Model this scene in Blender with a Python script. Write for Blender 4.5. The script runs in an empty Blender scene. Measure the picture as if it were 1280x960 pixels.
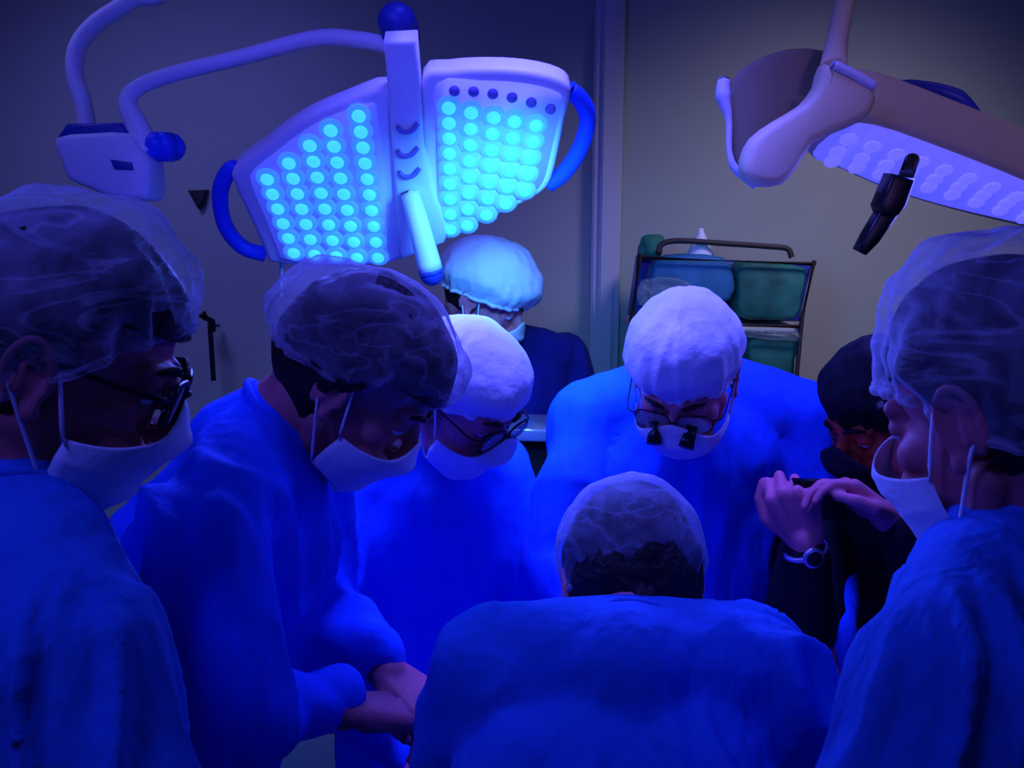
import bpy, bmesh, math, random
from mathutils import Vector, Matrix, noise
V = Vector
rnd = random.Random(7)
C = bpy.context.scene.collection
S = bpy.context.scene
R = math.radians

# ---------------------------------------------------------------- camera
F = 1108.0
CAMP = V((0, 0, 1.80)); PITCH = R(10)
cd = bpy.data.cameras.new('camera'); cam = bpy.data.objects.new('camera', cd); C.objects.link(cam)
cam.location = CAMP; cam.rotation_euler = (R(90) - PITCH, 0, 0)
cd.sensor_width = 36; cd.lens = 36 * F / 1280; cd.clip_start = 0.02
cd.dof.use_dof = True; cd.dof.focus_distance = 1.5; cd.dof.aperture_fstop = 16
S.camera = cam
FW = V((0, math.cos(PITCH), -math.sin(PITCH))); UP = V((0, math.sin(PITCH), math.cos(PITCH)))
def at(px, py, d):
    return CAMP + d * (FW + V(((px - 640) / F, 0, 0)) - UP * ((py - 480) / F))
def onpl(px, py, P, n):
    r = at(px, py, 1) - CAMP
    return CAMP + r * ((P - CAMP).dot(n) / r.dot(n))

# ---------------------------------------------------------------- world and lights
w = bpy.data.worlds.new('world'); S.world = w; w.use_nodes = True
w.node_tree.nodes['Background'].inputs[0].default_value = (0.05, 0.06, 0.6, 1)
w.node_tree.nodes['Background'].inputs[1].default_value = 0.09
S.view_settings.view_transform = 'Standard'; S.view_settings.look = 'None'
S.view_settings.exposure = 0.0; S.view_settings.gamma = 1.0; S.view_settings.use_curve_mapping = False
def light(kind, name, loc, target, color, power, size=0.3, cone=80, blend=.6):
    l = bpy.data.lights.new(name, kind); l.color = color; l.energy = power
    if kind == 'AREA': l.shape = 'DISK'; l.size = size
    else: l.shadow_soft_size = size
    if kind == 'SPOT': l.spot_size = R(cone); l.spot_blend = blend
    o = bpy.data.objects.new(name, l); C.objects.link(o); o.location = loc
    o.rotation_euler = (V(target) - V(loc)).to_track_quat('-Z', 'Y').to_euler()
    return o
BLUE = (.085, .085, 1.0); CYAN = (.05, .36, 1.0); WARM = (1.0, .84, .62)
light('SPOT', 'added_spotlight', (.10, 1.30, 2.92), (.06, 1.6, 1.2), BLUE, 250, .22, 54, .9)  # unseen spot added above the table as the key light
light('SPOT', 'surgical_light_beam', at(665, 195, 1.38), (-.02, 2.05, 1.5), CYAN, 20, .08, 104, .5)
light('SPOT', 'surgical_light_beam', at(400, 245, 1.48), (-.35, .9, 1.4), (.09, .11, 1), 16, .08, 150, .5)
light('SPOT', 'surgical_light_beam', at(1180, 235, 1.45), (.3, 1.0, 1.3), BLUE, 10, .08, 150, .5)
light('SPOT', 'surgical_light_beam', at(650, 235, 1.40), (.62, .55, 1.35), BLUE, 16, .06, 70, .7)
light('AREA', 'added_room_fill', (-.75, .15, 2.85), (.2, 1.1, 1.0), (.08, .08, 1.0), 12, .45)  # unseen fill added overhead, set to the left for side light on gowns
light('SPOT', 'added_spotlight', (-.3, -.4, 2.92), (-.22, 1.65, 2.05), (.10, .085, 1.0), 75, .15, 30, .9)  # unseen narrow spot added to brighten the left lamp's housing
light('SPOT', 'added_spotlight', (.8, -.4, 2.92), (.72, 1.5, 2.05), (.24, .15, .55), 60, .15, 26, .9)  # unseen warmer spot added to tint and brighten the right lamp
light('SPOT', 'added_wall_spot', (1.25, 1.9, 2.9), (1.0, 3.2, 1.0), (.62, .55, .95), 78, .3, 95, 1)  # unseen warm-tinted spot added to lift the right part of the wall
light('SPOT', 'added_wall_spot', (-1.2, 1.9, 2.9), (-1.0, 3.2, 1.1), (.19, .19, 1.0), 60, .3, 110, 1)  # unseen bluer spot added to lift the left part of the wall

# ---------------------------------------------------------------- materials
def mat(name, col, rough=.8, metal=0, bump=0, bscale=60, var=0, vscale=6, emit=None, es=0, stretch=None, spec=.3, bdist=.01):
    m = bpy.data.materials.new(name); m.use_nodes = True; nt = m.node_tree; b = nt.nodes['Principled BSDF']
    b.inputs['Base Color'].default_value = (*col, 1); b.inputs['Roughness'].default_value = rough
    b.inputs['Metallic'].default_value = metal; b.inputs['Specular IOR Level'].default_value = spec
    tc = nt.nodes.new('ShaderNodeTexCoord'); src = tc.outputs['Object']
    if stretch:
        mp = nt.nodes.new('ShaderNodeMapping'); mp.inputs['Scale'].default_value = stretch
        nt.links.new(src, mp.inputs[0]); src = mp.outputs[0]
    if var:
        n = nt.nodes.new('ShaderNodeTexNoise'); n.inputs['Scale'].default_value = vscale; n.inputs['Detail'].default_value = 5
        nt.links.new(src, n.inputs['Vector'])
        r = nt.nodes.new('ShaderNodeValToRGB')
        r.color_ramp.elements[0].position = .3; r.color_ramp.elements[1].position = .7
        r.color_ramp.elements[0].color = (*[c * (1 - var) for c in col], 1)
        r.color_ramp.elements[1].color = (*[min(1, c * (1 + var)) for c in col], 1)
        nt.links.new(n.outputs['Fac'], r.inputs[0]); nt.links.new(r.outputs[0], b.inputs['Base Color'])
    if bump:
        n = nt.nodes.new('ShaderNodeTexNoise'); n.inputs['Scale'].default_value = bscale; n.inputs['Detail'].default_value = 4
        nt.links.new(src, n.inputs['Vector'])
        bp = nt.nodes.new('ShaderNodeBump'); bp.inputs['Strength'].default_value = bump; bp.inputs['Distance'].default_value = bdist
        nt.links.new(n.outputs['Fac'], bp.inputs['Height']); nt.links.new(bp.outputs[0], b.inputs['Normal'])
    if emit:
        b.inputs['Emission Color'].default_value = (*emit, 1); b.inputs['Emission Strength'].default_value = es
    return m
def veil(name, col, alpha, lo=None):
    """thin non-woven fabric: partly see-through, denser where seen edge-on"""
    m = bpy.data.materials.new(name); m.use_nodes = True; nt = m.node_tree
    for n in list(nt.nodes): nt.nodes.remove(n)
    out = nt.nodes.new('ShaderNodeOutputMaterial'); mx = nt.nodes.new('ShaderNodeMixShader')
    tr = nt.nodes.new('ShaderNodeBsdfTransparent'); df = nt.nodes.new('ShaderNodeBsdfDiffuse'); tl = nt.nodes.new('ShaderNodeBsdfTranslucent')
    df.inputs[0].default_value = (*col, 1); tl.inputs[0].default_value = (*col, 1)
    m2 = nt.nodes.new('ShaderNodeMixShader'); m2.inputs[0].default_value = .35
    nt.links.new(df.outputs[0], m2.inputs[1]); nt.links.new(tl.outputs[0], m2.inputs[2])
    lw = nt.nodes.new('ShaderNodeLayerWeight'); lw.inputs[0].default_value = .45
    tc = nt.nodes.new('ShaderNodeTexCoord'); nz = nt.nodes.new('ShaderNodeTexNoise'); nz.inputs['Scale'].default_value = 16
    nz.inputs['Distortion'].default_value = 1.2
    nt.links.new(tc.outputs['Object'], nz.inputs['Vector'])
    rp = nt.nodes.new('ShaderNodeMapRange'); rp.inputs[1].default_value = .42; rp.inputs[2].default_value = .72
    rp.inputs[3].default_value = alpha * .6; rp.inputs[4].default_value = min(1, alpha * 1.7)
    nt.links.new(nz.outputs['Fac'], rp.inputs[0])
    n3 = nt.nodes.new('ShaderNodeTexNoise'); n3.inputs['Scale'].default_value = 9; n3.inputs['Detail'].default_value = 3; n3.inputs['Distortion'].default_value = .9
    mp = nt.nodes.new('ShaderNodeMapping'); mp.inputs['Rotation'].default_value = (.3, .9, .5); mp.inputs['Scale'].default_value = (1, 1, 2.6)
    nt.links.new(tc.outputs['Object'], mp.inputs[0]); nt.links.new(mp.outputs[0], n3.inputs['Vector'])
    sb = nt.nodes.new('ShaderNodeMath'); sb.operation = 'SUBTRACT'; sb.inputs[1].default_value = .5; nt.links.new(n3.outputs['Fac'], sb.inputs[0])
    ab = nt.nodes.new('ShaderNodeMath'); ab.operation = 'ABSOLUTE'; nt.links.new(sb.outputs[0], ab.inputs[0])
    r3 = nt.nodes.new('ShaderNodeMapRange'); r3.inputs[1].default_value = 0; r3.inputs[2].default_value = .035; r3.inputs[3].default_value = .26; r3.inputs[4].default_value = 0
    nt.links.new(ab.outputs[0], r3.inputs[0])
    ad = nt.nodes.new('ShaderNodeMath'); nt.links.new(r3.outputs[0], ad.inputs[0]); nt.links.new(rp.outputs[0], ad.inputs[1])
    ma = nt.nodes.new('ShaderNodeMath'); ma.operation = 'MULTIPLY_ADD'; ma.use_clamp = True
    ma.inputs[1].default_value = .75
    pw = nt.nodes.new('ShaderNodeMath'); pw.operation = 'POWER'; pw.inputs[1].default_value = 2.2
    nt.links.new(lw.outputs['Facing'], pw.inputs[0]); nt.links.new(pw.outputs[0], ma.inputs[0]); nt.links.new(ad.outputs[0], ma.inputs[2])
    nt.links.new(ma.outputs[0], mx.inputs[0]); nt.links.new(tr.outputs[0], mx.inputs[1]); nt.links.new(m2.outputs[0], mx.inputs[2])
    nt.links.new(mx.outputs[0], out.inputs[0])
    return m
M = {}
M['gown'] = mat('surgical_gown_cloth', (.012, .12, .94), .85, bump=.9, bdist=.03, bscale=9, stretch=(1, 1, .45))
M['gown_dark'] = mat('shaded_gown_cloth', (.02, .17, .62), .9, bump=1, bdist=.035, bscale=10, stretch=(1, 1, .35))  # darker gown copy: shade on the foreground people is put into its colour
M['navy'] = mat('navy_cloth', (.004, .008, .16), .9, bump=.15)
M['black_cloth'] = mat('black_cloth', (.006, .005, .012), .8)
M['drape'] = mat('surgical_drape_cloth', (.02, .15, .85), .9, bump=.2, bscale=25)
M['skin'] = mat('skin', (.80, .22, .26), .55, bump=.05, bscale=120, var=.12, vscale=25)
M['skin_tan'] = mat('tanned_skin', (.60, .17, .19), .55, bump=.05, bscale=120, var=.12, vscale=25)
M['skin_red'] = mat('red_skin', (.75, .10, .05), .5, var=.1, vscale=20)  # redder skin tone for the head of the person in black
M['hair'] = mat('dark_hair', (.012, .009, .010), .6, bump=.8, bscale=90, stretch=(1, .15, 1))
M['hair_grey'] = mat('grey_hair', (.16, .14, .15), .8, bump=1, bscale=80, var=.7, vscale=60, stretch=(1, .3, 1))
M['cap'] = veil('sheer_bouffant_cloth', (.8, .85, .95), .22)
M['cap2'] = veil('grey_bouffant_cloth', (.6, .6, .7), .22)
M['cap_dim'] = veil('thin_bouffant_cloth', (.5, .6, .75), .22)
M['cap_thick'] = veil('opaque_bouffant_cloth', (.9, .9, .95), .9)
M['cap_white'] = mat('white_cap_cloth', (.93, .95, .98), .9, bump=.3, bscale=55)
M['mask'] = mat('face_mask_cloth', (.82, .88, .95), .9, bump=.1, bscale=150)
M['strap'] = mat('mask_strap', (.9, .9, .95), .8)
M['black'] = mat('black_plastic', (.006, .006, .009), .35)
M['lens'] = mat('glass_lens', (.05, .08, .2), .08, spec=.8)
M['white_metal'] = mat('white_enamel', (.86, .82, .90), .45, var=.03)
M['cream'] = mat('cream_enamel', (.88, .74, .42), .45, var=.05)
M['panel'] = mat('lamp_panel', (.75, .72, .95), .4, emit=(.05, .09, 1), es=.55)
M['panel2'] = mat('lamp_diffuser', (.7, .7, .9), .5, emit=(.10, .10, 1), es=.85, var=.2, vscale=20)
M['led'] = mat('led_lens_lit', (.1, .5, .9), .2, emit=(.05, .58, 1.0), es=1.1)
M['led_rim'] = mat('led_reflector', (.3, .5, .95), .3, emit=(.035, .22, 1.0), es=.8)
M['led_off'] = mat('led_lens_unlit', (.22, .14, .5), .3)
M['led_pale'] = mat('led_lens_pale', (.5, .5, .9), .3, emit=(.15, .14, 1.0), es=.95)
M['blue_plastic'] = mat('blue_plastic', (.02, .08, .85), .4)
M['joint'] = mat('dark_blue_plastic', (.03, .05, .35), .4)
M['steel'] = mat('steel', (.7, .7, .8), .3, metal=.8)
M['wall'] = mat('wall_paint', (.46, .50, .40), .95, var=.05, vscale=1.5)
M['wall_l'] = mat('wall_paint_side', (.45, .50, .35), .95, var=.05, vscale=1.5)
M['ceiling'] = mat('ceiling_paint', (.4, .45, .4), .95)
M['floor'] = mat('floor_vinyl', (.12, .2, .3), .5, var=.1)
M['trim'] = mat('trim_paint', (.62, .62, .62), .8)
M['teal'] = mat('teal_wrap', (.02, .15, .34), .6, bump=.5, bscale=15, var=.4, vscale=9)
M['green'] = mat('green_wrap', (.02, .17, .13), .6, bump=.5, bscale=15, var=.5, vscale=9)
M['clear'] = veil('clear_plastic', (.5, .6, .65), .25)
M['rail'] = mat('dark_metal', (.05, .035, .035), .5)

# ---------------------------------------------------------------- helpers
def link(o, parent=None):
    C.objects.link(o)
    if parent is not None: o.parent = parent; o.matrix_parent_inverse = parent.matrix_world.inverted()
    return o
def obj(name, bm, m, parent=None, smooth=True):
    me = bpy.data.meshes.new(name); bm.normal_update(); bm.to_mesh(me); bm.free(); me.materials.append(m)
    if smooth:
        for p in me.polygons: p.use_smooth = True
    return link(bpy.data.objects.new(name, me), parent)
def tag(o, label, cat, group=None):
    o['label'] = label; o['category'] = cat
    if group: o['group'] = group
    return o
def thing(name, label, cat, loc, group=None):
    o = bpy.data.objects.new(name, None); o.empty_display_size = .05; C.objects.link(o); o.location = loc
    bpy.context.view_layer.update()
    return tag(o, label, cat, group)
def struct(o): o['kind'] = 'structure'; return o
def box(bm, c, s, Mx=None):
    r = bmesh.ops.create_cube(bm, size=1)
    for v in r['verts']:
        v.co = V((v.co.x * s[0], v.co.y * s[1], v.co.z * s[2])) + V(c)
        if Mx: v.co = Mx @ v.co
def ell(bm, c, r, Mx=None, sub=3, rot=None):
    g = bmesh.ops.create_icosphere(bm, subdivisions=sub, radius=1)
    for v in g['verts']:
        p = V((v.co.x * r[0], v.co.y * r[1], v.co.z * r[2]))
        if rot: p = rot @ p
        p = p + V(c)
        v.co = Mx @ p if Mx else p
def frame_of(d):
    d = d.normalized(); a = V((0, 0, 1)) if abs(d.z) < .9 else V((1, 0, 0))
    x = d.cross(a).normalized(); return x, x.cross(d)
def cap(bm, a, b, ra, rb, Mx=None, sub=2, n=14):
    a, b = V(a), V(b)
    if Mx: a, b = Mx @ a, Mx @ b
    for p, r in ((a, ra), (b, rb)):
        g = bmesh.ops.create_icosphere(bm, subdivisions=sub, radius=r)
        for v in g['verts']: v.co += p
    if (b - a).length < 1e-5: return
    x, y = frame_of(b - a)
    A = [bm.verts.new(a + (x * math.cos(t) + y * math.sin(t)) * ra) for t in [2 * math.pi * i / n for i in range(n)]]
    B = [bm.verts.new(b + (x * math.cos(t) + y * math.sin(t)) * rb) for t in [2 * math.pi * i / n for i in range(n)]]
    for i in range(n):
        bm.faces.new((A[i], A[(i + 1) % n], B[(i + 1) % n], B[i]))
    bm.faces.new(A[::-1]); bm.faces.new(B)
def loft(bm, rings, close=True):
    """rings: lists of points, same count"""
    L = [[bm.verts.new(p) for p in r] for r in rings]; n = len(L[0])
    for a, b in zip(L, L[1:]):
        for i in range(n): bm.faces.new((a[i], a[(i + 1) % n], b[(i + 1) % n], b[i]))
    if close: bm.faces.new(L[0][::-1]); bm.faces.new(L[-1])
def spline(pts, k=8):
    P = [V(p) for p in pts]; P = [2 * P[0] - P[1]] + P + [2 * P[-1] - P[-2]]; out = []
    for i in range(1, len(P) - 2):
        for j in range(k):
            t = j / k; a, b, c, d = P[i - 1:i + 3]
            out.append(.5 * ((2 * b) + (c - a) * t + (2 * a - 5 * b + 4 * c - d) * t * t + (3 * b - a - 3 * c + d) * t ** 3))
    out.append(P[-2]); return out
def tube(bm, pts, r, n=12, smooth=True, k=8):
    P = spline(pts, k) if smooth else [V(p) for p in pts]
    rs = r if isinstance(r, (list, tuple)) else [r, r]
    rings = []; prev = None
    for i, p in enumerate(P):
        d = (P[min(i + 1, len(P) - 1)] - P[max(i - 1, 0)]).normalized()
        if prev is None: x, y = frame_of(d)
        else:
            x = (prev - d * prev.dot(d)).normalized(); y = d.cross(x)
        prev = x; t = i / (len(P) - 1) * (len(rs) - 1); j = min(int(t), len(rs) - 2); rr = rs[j] + (rs[j + 1] - rs[j]) * (t - j)
        rings.append([p + (x * math.cos(a) + y * math.sin(a)) * rr for a in [2 * math.pi * q / n for q in range(n)]])
    loft(bm, rings)
def slab(bm, pts, th, bev=0.0, seg=3):
    n = len(pts); pts = [V(p) for p in pts]; th = V(th)
    A = [bm.verts.new(p) for p in pts]; B = [bm.verts.new(p + th) for p in pts]
    fs = [bm.faces.new(A), bm.faces.new(B[::-1])]
    for i in range(n): fs.append(bm.faces.new((A[(i + 1) % n], A[i], B[i], B[(i + 1) % n])))
    bmesh.ops.recalc_face_normals(bm, faces=fs)
    if bev:
        es = list({e for f in fs[:2] for e in f.edges})
        bmesh.ops.bevel(bm, geom=es, offset=bev, segments=seg, affect='EDGES', profile=.5)
def curvy(pts, k=4):
    """closed smooth outline through pixel points"""
    P = [V((*p, 0)) for p in pts]; n = len(P); out = []
    for i in range(n):
        a, b, c, d = P[i - 1], P[i], P[(i + 1) % n], P[(i + 2) % n]
        for j in range(k):
            t = j / k
            q = .5 * ((2 * b) + (c - a) * t + (2 * a - 5 * b + 4 * c - d) * t * t + (3 * b - a - 3 * c + d) * t ** 3)
            out.append((q.x, q.y))
    return out
def remesh(name, bm, vox, m, parent, smooth=2, fn=None):
    me = bpy.data.meshes.new('tmp'); bmesh.ops.recalc_face_normals(bm, faces=bm.faces); bm.to_mesh(me); bm.free()
    t = bpy.data.objects.new('tmp', me); C.objects.link(t)
    md = t.modifiers.new('r', 'REMESH'); md.mode = 'VOXEL'; md.voxel_size = vox; md.adaptivity = 0
    if smooth:
        sm = t.modifiers.new('s', 'SMOOTH'); sm.factor = .5; sm.iterations = smooth
    dg = bpy.context.evaluated_depsgraph_get()
    nm = bpy.data.meshes.new_from_object(t.evaluated_get(dg), depsgraph=dg)
    bpy.data.objects.remove(t); bpy.data.meshes.remove(me)
    nm.name = name; nm.materials.clear(); nm.materials.append(m)
    if fn:
        nor = [v.normal.copy() for v in nm.vertices]
        for v, q in zip(nm.vertices, nor): v.co = v.co + q * fn(v.co, q)
    for p in nm.polygons: p.use_smooth = True
    return link(bpy.data.objects.new(name, nm), parent)

# ---------------------------------------------------------------- the room
def room_box(name, lo, hi, m):
    bm = bmesh.new(); lo, hi = V(lo), V(hi); box(bm, (lo + hi) / 2, hi - lo)
    return struct(obj(name, bm, m, smooth=False))
YB = 3.2
room_box('floor', (-2.4, -1.5, -.1), (2.6, YB, 0), M['floor'])
room_box('ceiling', (-2.4, -1.5, 3.0), (2.6, YB, 3.1), M['ceiling'])
room_box('wall_back', (-2.5, YB, -.1), (2.7, YB + .1, 3.1), M['wall'])
room_box('wall_left', (-2.5, -1.5, -.1), (-2.4, YB, 3.1), M['wall_l'])
room_box('wall_right', (2.6, -1.5, -.1), (2.7, YB, 3.1), M['wall'])
room_box('wall_front', (-2.5, -1.6, -.1), (2.7, -1.5, 3.1), M['wall_l'])
bm = bmesh.new()
box(bm, (.33, YB - .03, 1.5), (.10, .06, 3.0)); box(bm, (.33, YB - .07, 1.5), (.05, .02, 3.0))
bmesh.ops.bevel(bm, geom=list(bm.edges), offset=.006, segments=2, affect='EDGES')
struct(obj('trim_1', bm, M['trim'], smooth=False))
bm = bmesh.new(); box(bm, (-1.0, YB - .01, .06), (2.7, .02, .12)); box(bm, (1.45, YB - .01, .06), (2.1, .02, .12))
struct(obj('baseboard_back', bm, M['trim'], smooth=False))

# ---------------------------------------------------------------- surgical light, left
PC = at(500, 215, 1.68); PN = V((.02, -.80, -.60)).normalized()
def P1(x, y, off=0): return onpl(x, y, PC, PN) + PN * off
L1 = thing('surgical_light', 'large twin-panel surgical light glowing with rows of cyan lamps, on a curved arm', 'surgical light', at(498, 32, 1.75))
left_o = [(484, 112), (430, 128), (375, 152), (325, 188), (291, 214), (292, 232), (312, 275), (330, 315), (340, 330), (400, 336), (455, 334), (500, 326), (508, 300), (496, 220), (488, 160)]
right_o = [(528, 100), (560, 90), (610, 87), (660, 90), (700, 100), (714, 116), (706, 150), (696, 200), (684, 236), (650, 258), (610, 276), (575, 290), (548, 292), (536, 250), (530, 180)]
def wing(o, inset_c, name):
    bm = bmesh.new(); slab(bm, [P1(x, y) for x, y in curvy(o, 3)], -PN * .055, .012)
    wg = obj(name, bm, M['white_metal'], L1)
    cx, cy = inset_c
    return wg
wl = wing(left_o, (400, 240), 'lamp_housing'); wr = wing(right_o, (620, 190), 'lamp_housing')
lp = [(466, 128), (425, 140), (385, 160), (345, 190), (318, 212), (315, 228), (332, 270), (348, 310), (356, 322), (400, 328), (480, 326), (484, 310), (480, 220), (472, 150)]
rp = [(546, 104), (600, 100), (660, 104), (700, 116), (700, 134), (690, 180), (678, 226), (655, 244), (610, 266), (570, 284), (552, 284), (548, 250), (546, 170)]
for o, par in ((lp, wl), (rp, wr)):
    bm = bmesh.new(); slab(bm, [P1(x, y, .004) for x, y in curvy(o, 3)], -PN * .006)
    obj('lamp_panel', bm, M['panel'], par)
# individual lamps
def led_mesh(name, m, r, h):
    bm = bmesh.new(); rings = []
    for rr, z in ((1.0, 0), (1.0, .3), (.85, .62), (.55, .9), (.22, 1.0)):
        rings.append([V((rr * r * math.cos(a), rr * r * math.sin(a), z * h)) for a in [2 * math.pi * i / 14 for i in range(14)]])
    loft(bm, rings); me = bpy.data.meshes.new(name); bm.normal_update(); bm.to_mesh(me); bm.free(); me.materials.append(m)
    for p in me.polygons: p.use_smooth = True
    return me
me_led = led_mesh('led_lamp', M['led'], .0125, .010); me_rim = led_mesh('reflector_ring', M['led_rim'], .0225, .005)
me_off = led_mesh('unlit_lamp', M['led_off'], .010, .008)
Qn = PN.to_track_quat('Z', 'Y').to_matrix().to_4x4()
def put(me, name, p, par):
    o = bpy.data.objects.new(name, me); C.objects.link(o); o.parent = par; o.matrix_parent_inverse = par.matrix_world.inverted()
    o.matrix_basis = Matrix.Translation(p) @ Qn; return o
cols = [((335, 221), (368, 313), 6, wl), ((362, 201), (394, 315), 7, wl), ((388, 179), (421, 317), 8, wl), ((414, 160), (447, 319), 9, wl), ((449, 142), (473, 319), 10, wl),
        ((561, 132), (563, 284), 9, wr), ((589, 138), (584, 279), 8, wr), ((617, 144), (608, 266), 7, wr), ((643, 149), (632, 252), 6, wr), ((670, 154), (656, 236), 5, wr)]
for a, b, n, par in cols:
    for i in range(n):
        t = i / (n - 1); x, y = a[0] + (b[0] - a[0]) * t, a[1] + (b[1] - a[1]) * t
        r_ = put(me_rim, 'reflector_ring', P1(x, y, .004), par); put(me_led, 'led_lamp', P1(x, y, .007), par)
for i in range(6): put(me_off, 'unlit_lamp', P1(568 + 24 * i, 112 + i * i * .9, .004), wr)
# spine
bm = bmesh.new(); slab(bm, [P1(x, y, .012) for x, y in ((480, 50), (521, 48), (526, 110), (530, 180), (545, 240), (562, 285), (556, 300), (520, 314), (500, 322), (494, 240), (486, 120))], -PN * .05, .008)
spn = obj('central_spine', bm, M['white_metal'], L1)
bm = bmesh.new(); c = at(498, 33, 1.66); cap(bm, c - FW * .02, c + FW * .05, .036, .036, n=24, sub=3); obj('joint_cap', bm, M['joint'], L1)
for (x, y) in ((510, 154), (510, 184), (512, 210)):
    bm = bmesh.new(); tube(bm, [P1(x - 13, y - 1, .014), P1(x - 6, y + 4, .018), P1(x + 5, y + 3, .018), P1(x + 13, y - 5, .014)], .0045)
    obj('grip_slot', bm, M['led_off'], spn)
bm = bmesh.new(); tube(bm, [P1(512, 232, .02), P1(522, 250, .05), P1(541, 298, .10)], [.018, .020, .024], n=18); hd = obj('handle', bm, M['white_metal'], L1)
bm = bmesh.new(); p = P1(541, 299, .10); q = (P1(541, 298, .10) - P1(522, 250, .05)).normalized(); cap(bm, p, p + q * .006, .025, .024, n=20); obj('handle_end', bm, M['joint'], hd)
for pts in ([(300, 222), (284, 222), (272, 250), (278, 290), (300, 318), (330, 328)], [(712, 120), (728, 135), (736, 160), (726, 195), (706, 225), (686, 240)]):
    bm = bmesh.new(); tube(bm, [P1(x, y, -.025) for x, y in pts], .016, n=14); obj('grab_handle', bm, M['blue_plastic'], L1)
bm = bmesh.new()
tube(bm, [at(x, y, d) for x, y, d in ((492, 58, 1.69), (450, 50, 1.70), (395, 48, 1.70), (300, 72, 1.70), (215, 93, 1.70), (172, 110, 1.70), (160, 130, 1.70), (172, 158, 1.70), (190, 192, 1.70))], [.016, .016, .016, .015, .015, .015, .018, .022, .024], n=14)
obj('suspension_arm', bm, M['white_metal'], L1)
bm = bmesh.new(); c = at(196, 183, 1.70); cap(bm, c, c + V((.02, .02, 0)), .028, .028, n=20); obj('arm_knuckle', bm, M['blue_plastic'], L1)
bm = bmesh.new(); slab(bm, [at(x, y, 1.66) for x, y in curvy([(66, 172), (110, 166), (160, 166), (172, 186), (184, 200), (185, 242), (174, 250), (140, 248), (112, 236), (84, 224), (74, 200)], 2)], V((0, .09, .0)), .012)
bxh = obj('arm_housing', bm, M['white_metal'], L1)
bm = bmesh.new(); slab(bm, [at(x, y, 1.655) for x, y in ((137, 199), (164, 203), (166, 212), (142, 211))], V((0, .008, 0)), .002); obj('housing_slot', bm, M['joint'], bxh)
bm = bmesh.new(); slab(bm, [at(x, y, 1.68) for x, y in ((70, 172), (82, 154), (150, 153), (162, 170))], V((0, .07, .0)), .008); obj('housing_lid', bm, M['joint'], bxh)
bm = bmesh.new(); tube(bm, [at(x, y, 1.74) for x, y in ((110, 165), (104, 130), (94, 95), (97, 60), (120, 30), (165, 0), (215, -40))] + [V((-.62, 1.9, 2.75)), V((-.60, 1.9, 3.0))], .017, n=14); obj('ceiling_arm', bm, M['white_metal'], L1)
bm = bmesh.new(); tube(bm, [P1(350, 330, -.02), P1(350, 345, -.02), P1(349, 380, -.02)], .004); obj('cable', bm, M['white_metal'], L1)

# ---------------------------------------------------------------- surgical light, right
C2 = at(1150, 195, 1.55); N2 = V((-.10, -.62, -.78)).normalized()
def P2_(x, y, off=0): return onpl(x, y, C2, N2) + N2 * off
L2 = thing('surgical_light', 'cream surgical light tilted away at upper right, pale violet glowing underside and black handle', 'surgical light', at(1060, 20, 1.7))
face = [(1008, 192), (1050, 152), (1092, 148), (1180, 178), (1280, 218), (1350, 255), (1350, 300), (1270, 284), (1180, 262), (1110, 240), (1050, 214)]
bm = bmesh.new(); slab(bm, [P2_(x, y) for x, y in curvy(face, 3)], V((0, .02, .085)), .010); h2 = obj('lamp_housing', bm, M['cream'], L2)
face2 = [(1016, 192), (1052, 160), (1092, 156), (1180, 186), (1280, 226), (1340, 258), (1340, 290), (1270, 276), (1180, 255), (1110, 233), (1050, 207)]
bm = bmesh.new(); slab(bm, [P2_(x, y, .003) for x, y in curvy(face2, 3)], -N2 * .005); obj('lamp_panel', bm, M['panel2'], h2)
me_p = led_mesh('led_lamp', M['led_pale'], .014, .004); Qn = N2.to_track_quat('Z', 'Y').to_matrix().to_4x4()
for r_, (a, b) in enumerate((((1060, 172), (1330, 268)), ((1046, 188), (1320, 274)), ((1040, 200), (1310, 282)))):
    for i in range(10):
        t = i / 9; x, y = a[0] + (b[0] - a[0]) * t, a[1] + (b[1] - a[1]) * t - 4 * math.sin(t * 3.1)
        put(me_p, 'led_lamp', P2_(x, y, .004), h2)
bm = bmesh.new(); slab(bm, [at(x, y, 1.42) for x, y in curvy([(1034, 78), (1060, 90), (1096, 108), (1092, 140), (1060, 160), (1020, 178), (998, 212), (980, 230), (955, 232), (934, 222), (932, 198), (945, 170), (975, 148), (1008, 128), (1026, 104)], 2)], V((0, .06, 0)), .016)
yk = obj('yoke_arm', bm, M['cream'], L2)
bm = bmesh.new(); slab(bm, [at(x, y, 1.56) for x, y in curvy([(914, 100), (940, 76), (985, 60), (1030, 62), (1036, 85), (1022, 110), (1000, 140), (960, 165), (946, 200), (930, 214), (914, 195), (908, 140)], 2)], V((.01, .04, 0)), .012)
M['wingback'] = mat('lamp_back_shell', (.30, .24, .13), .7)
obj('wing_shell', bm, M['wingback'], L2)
bm = bmesh.new(); tube(bm, [at(x, y, 1.545) for x, y in ((905, 98), (904, 120), (911, 150), (912, 190), (920, 212), (945, 232))], [.010, .014, .006, .005, .007, .008]); obj('wing_rim', bm, M['white_metal'], L2)
bm = bmesh.new(); tube(bm, [at(1042, 82, 1.47), at(1046, 50, 1.5), at(1056, 0, 1.56), at(1066, -60, 1.62), V((.66, 1.6, 2.8)), V((.66, 1.6, 3.0))], [.022, .018, .018, .018, .02, .02], n=14); obj('ceiling_arm', bm, M['cream'], L2)
bm = bmesh.new(); tube(bm, [at(1040, 80, 1.42), at(1065, 92, 1.42), at(1094, 108, 1.42)], .008); obj('yoke_edge_strip', bm, M['white_metal'], yk)
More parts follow.
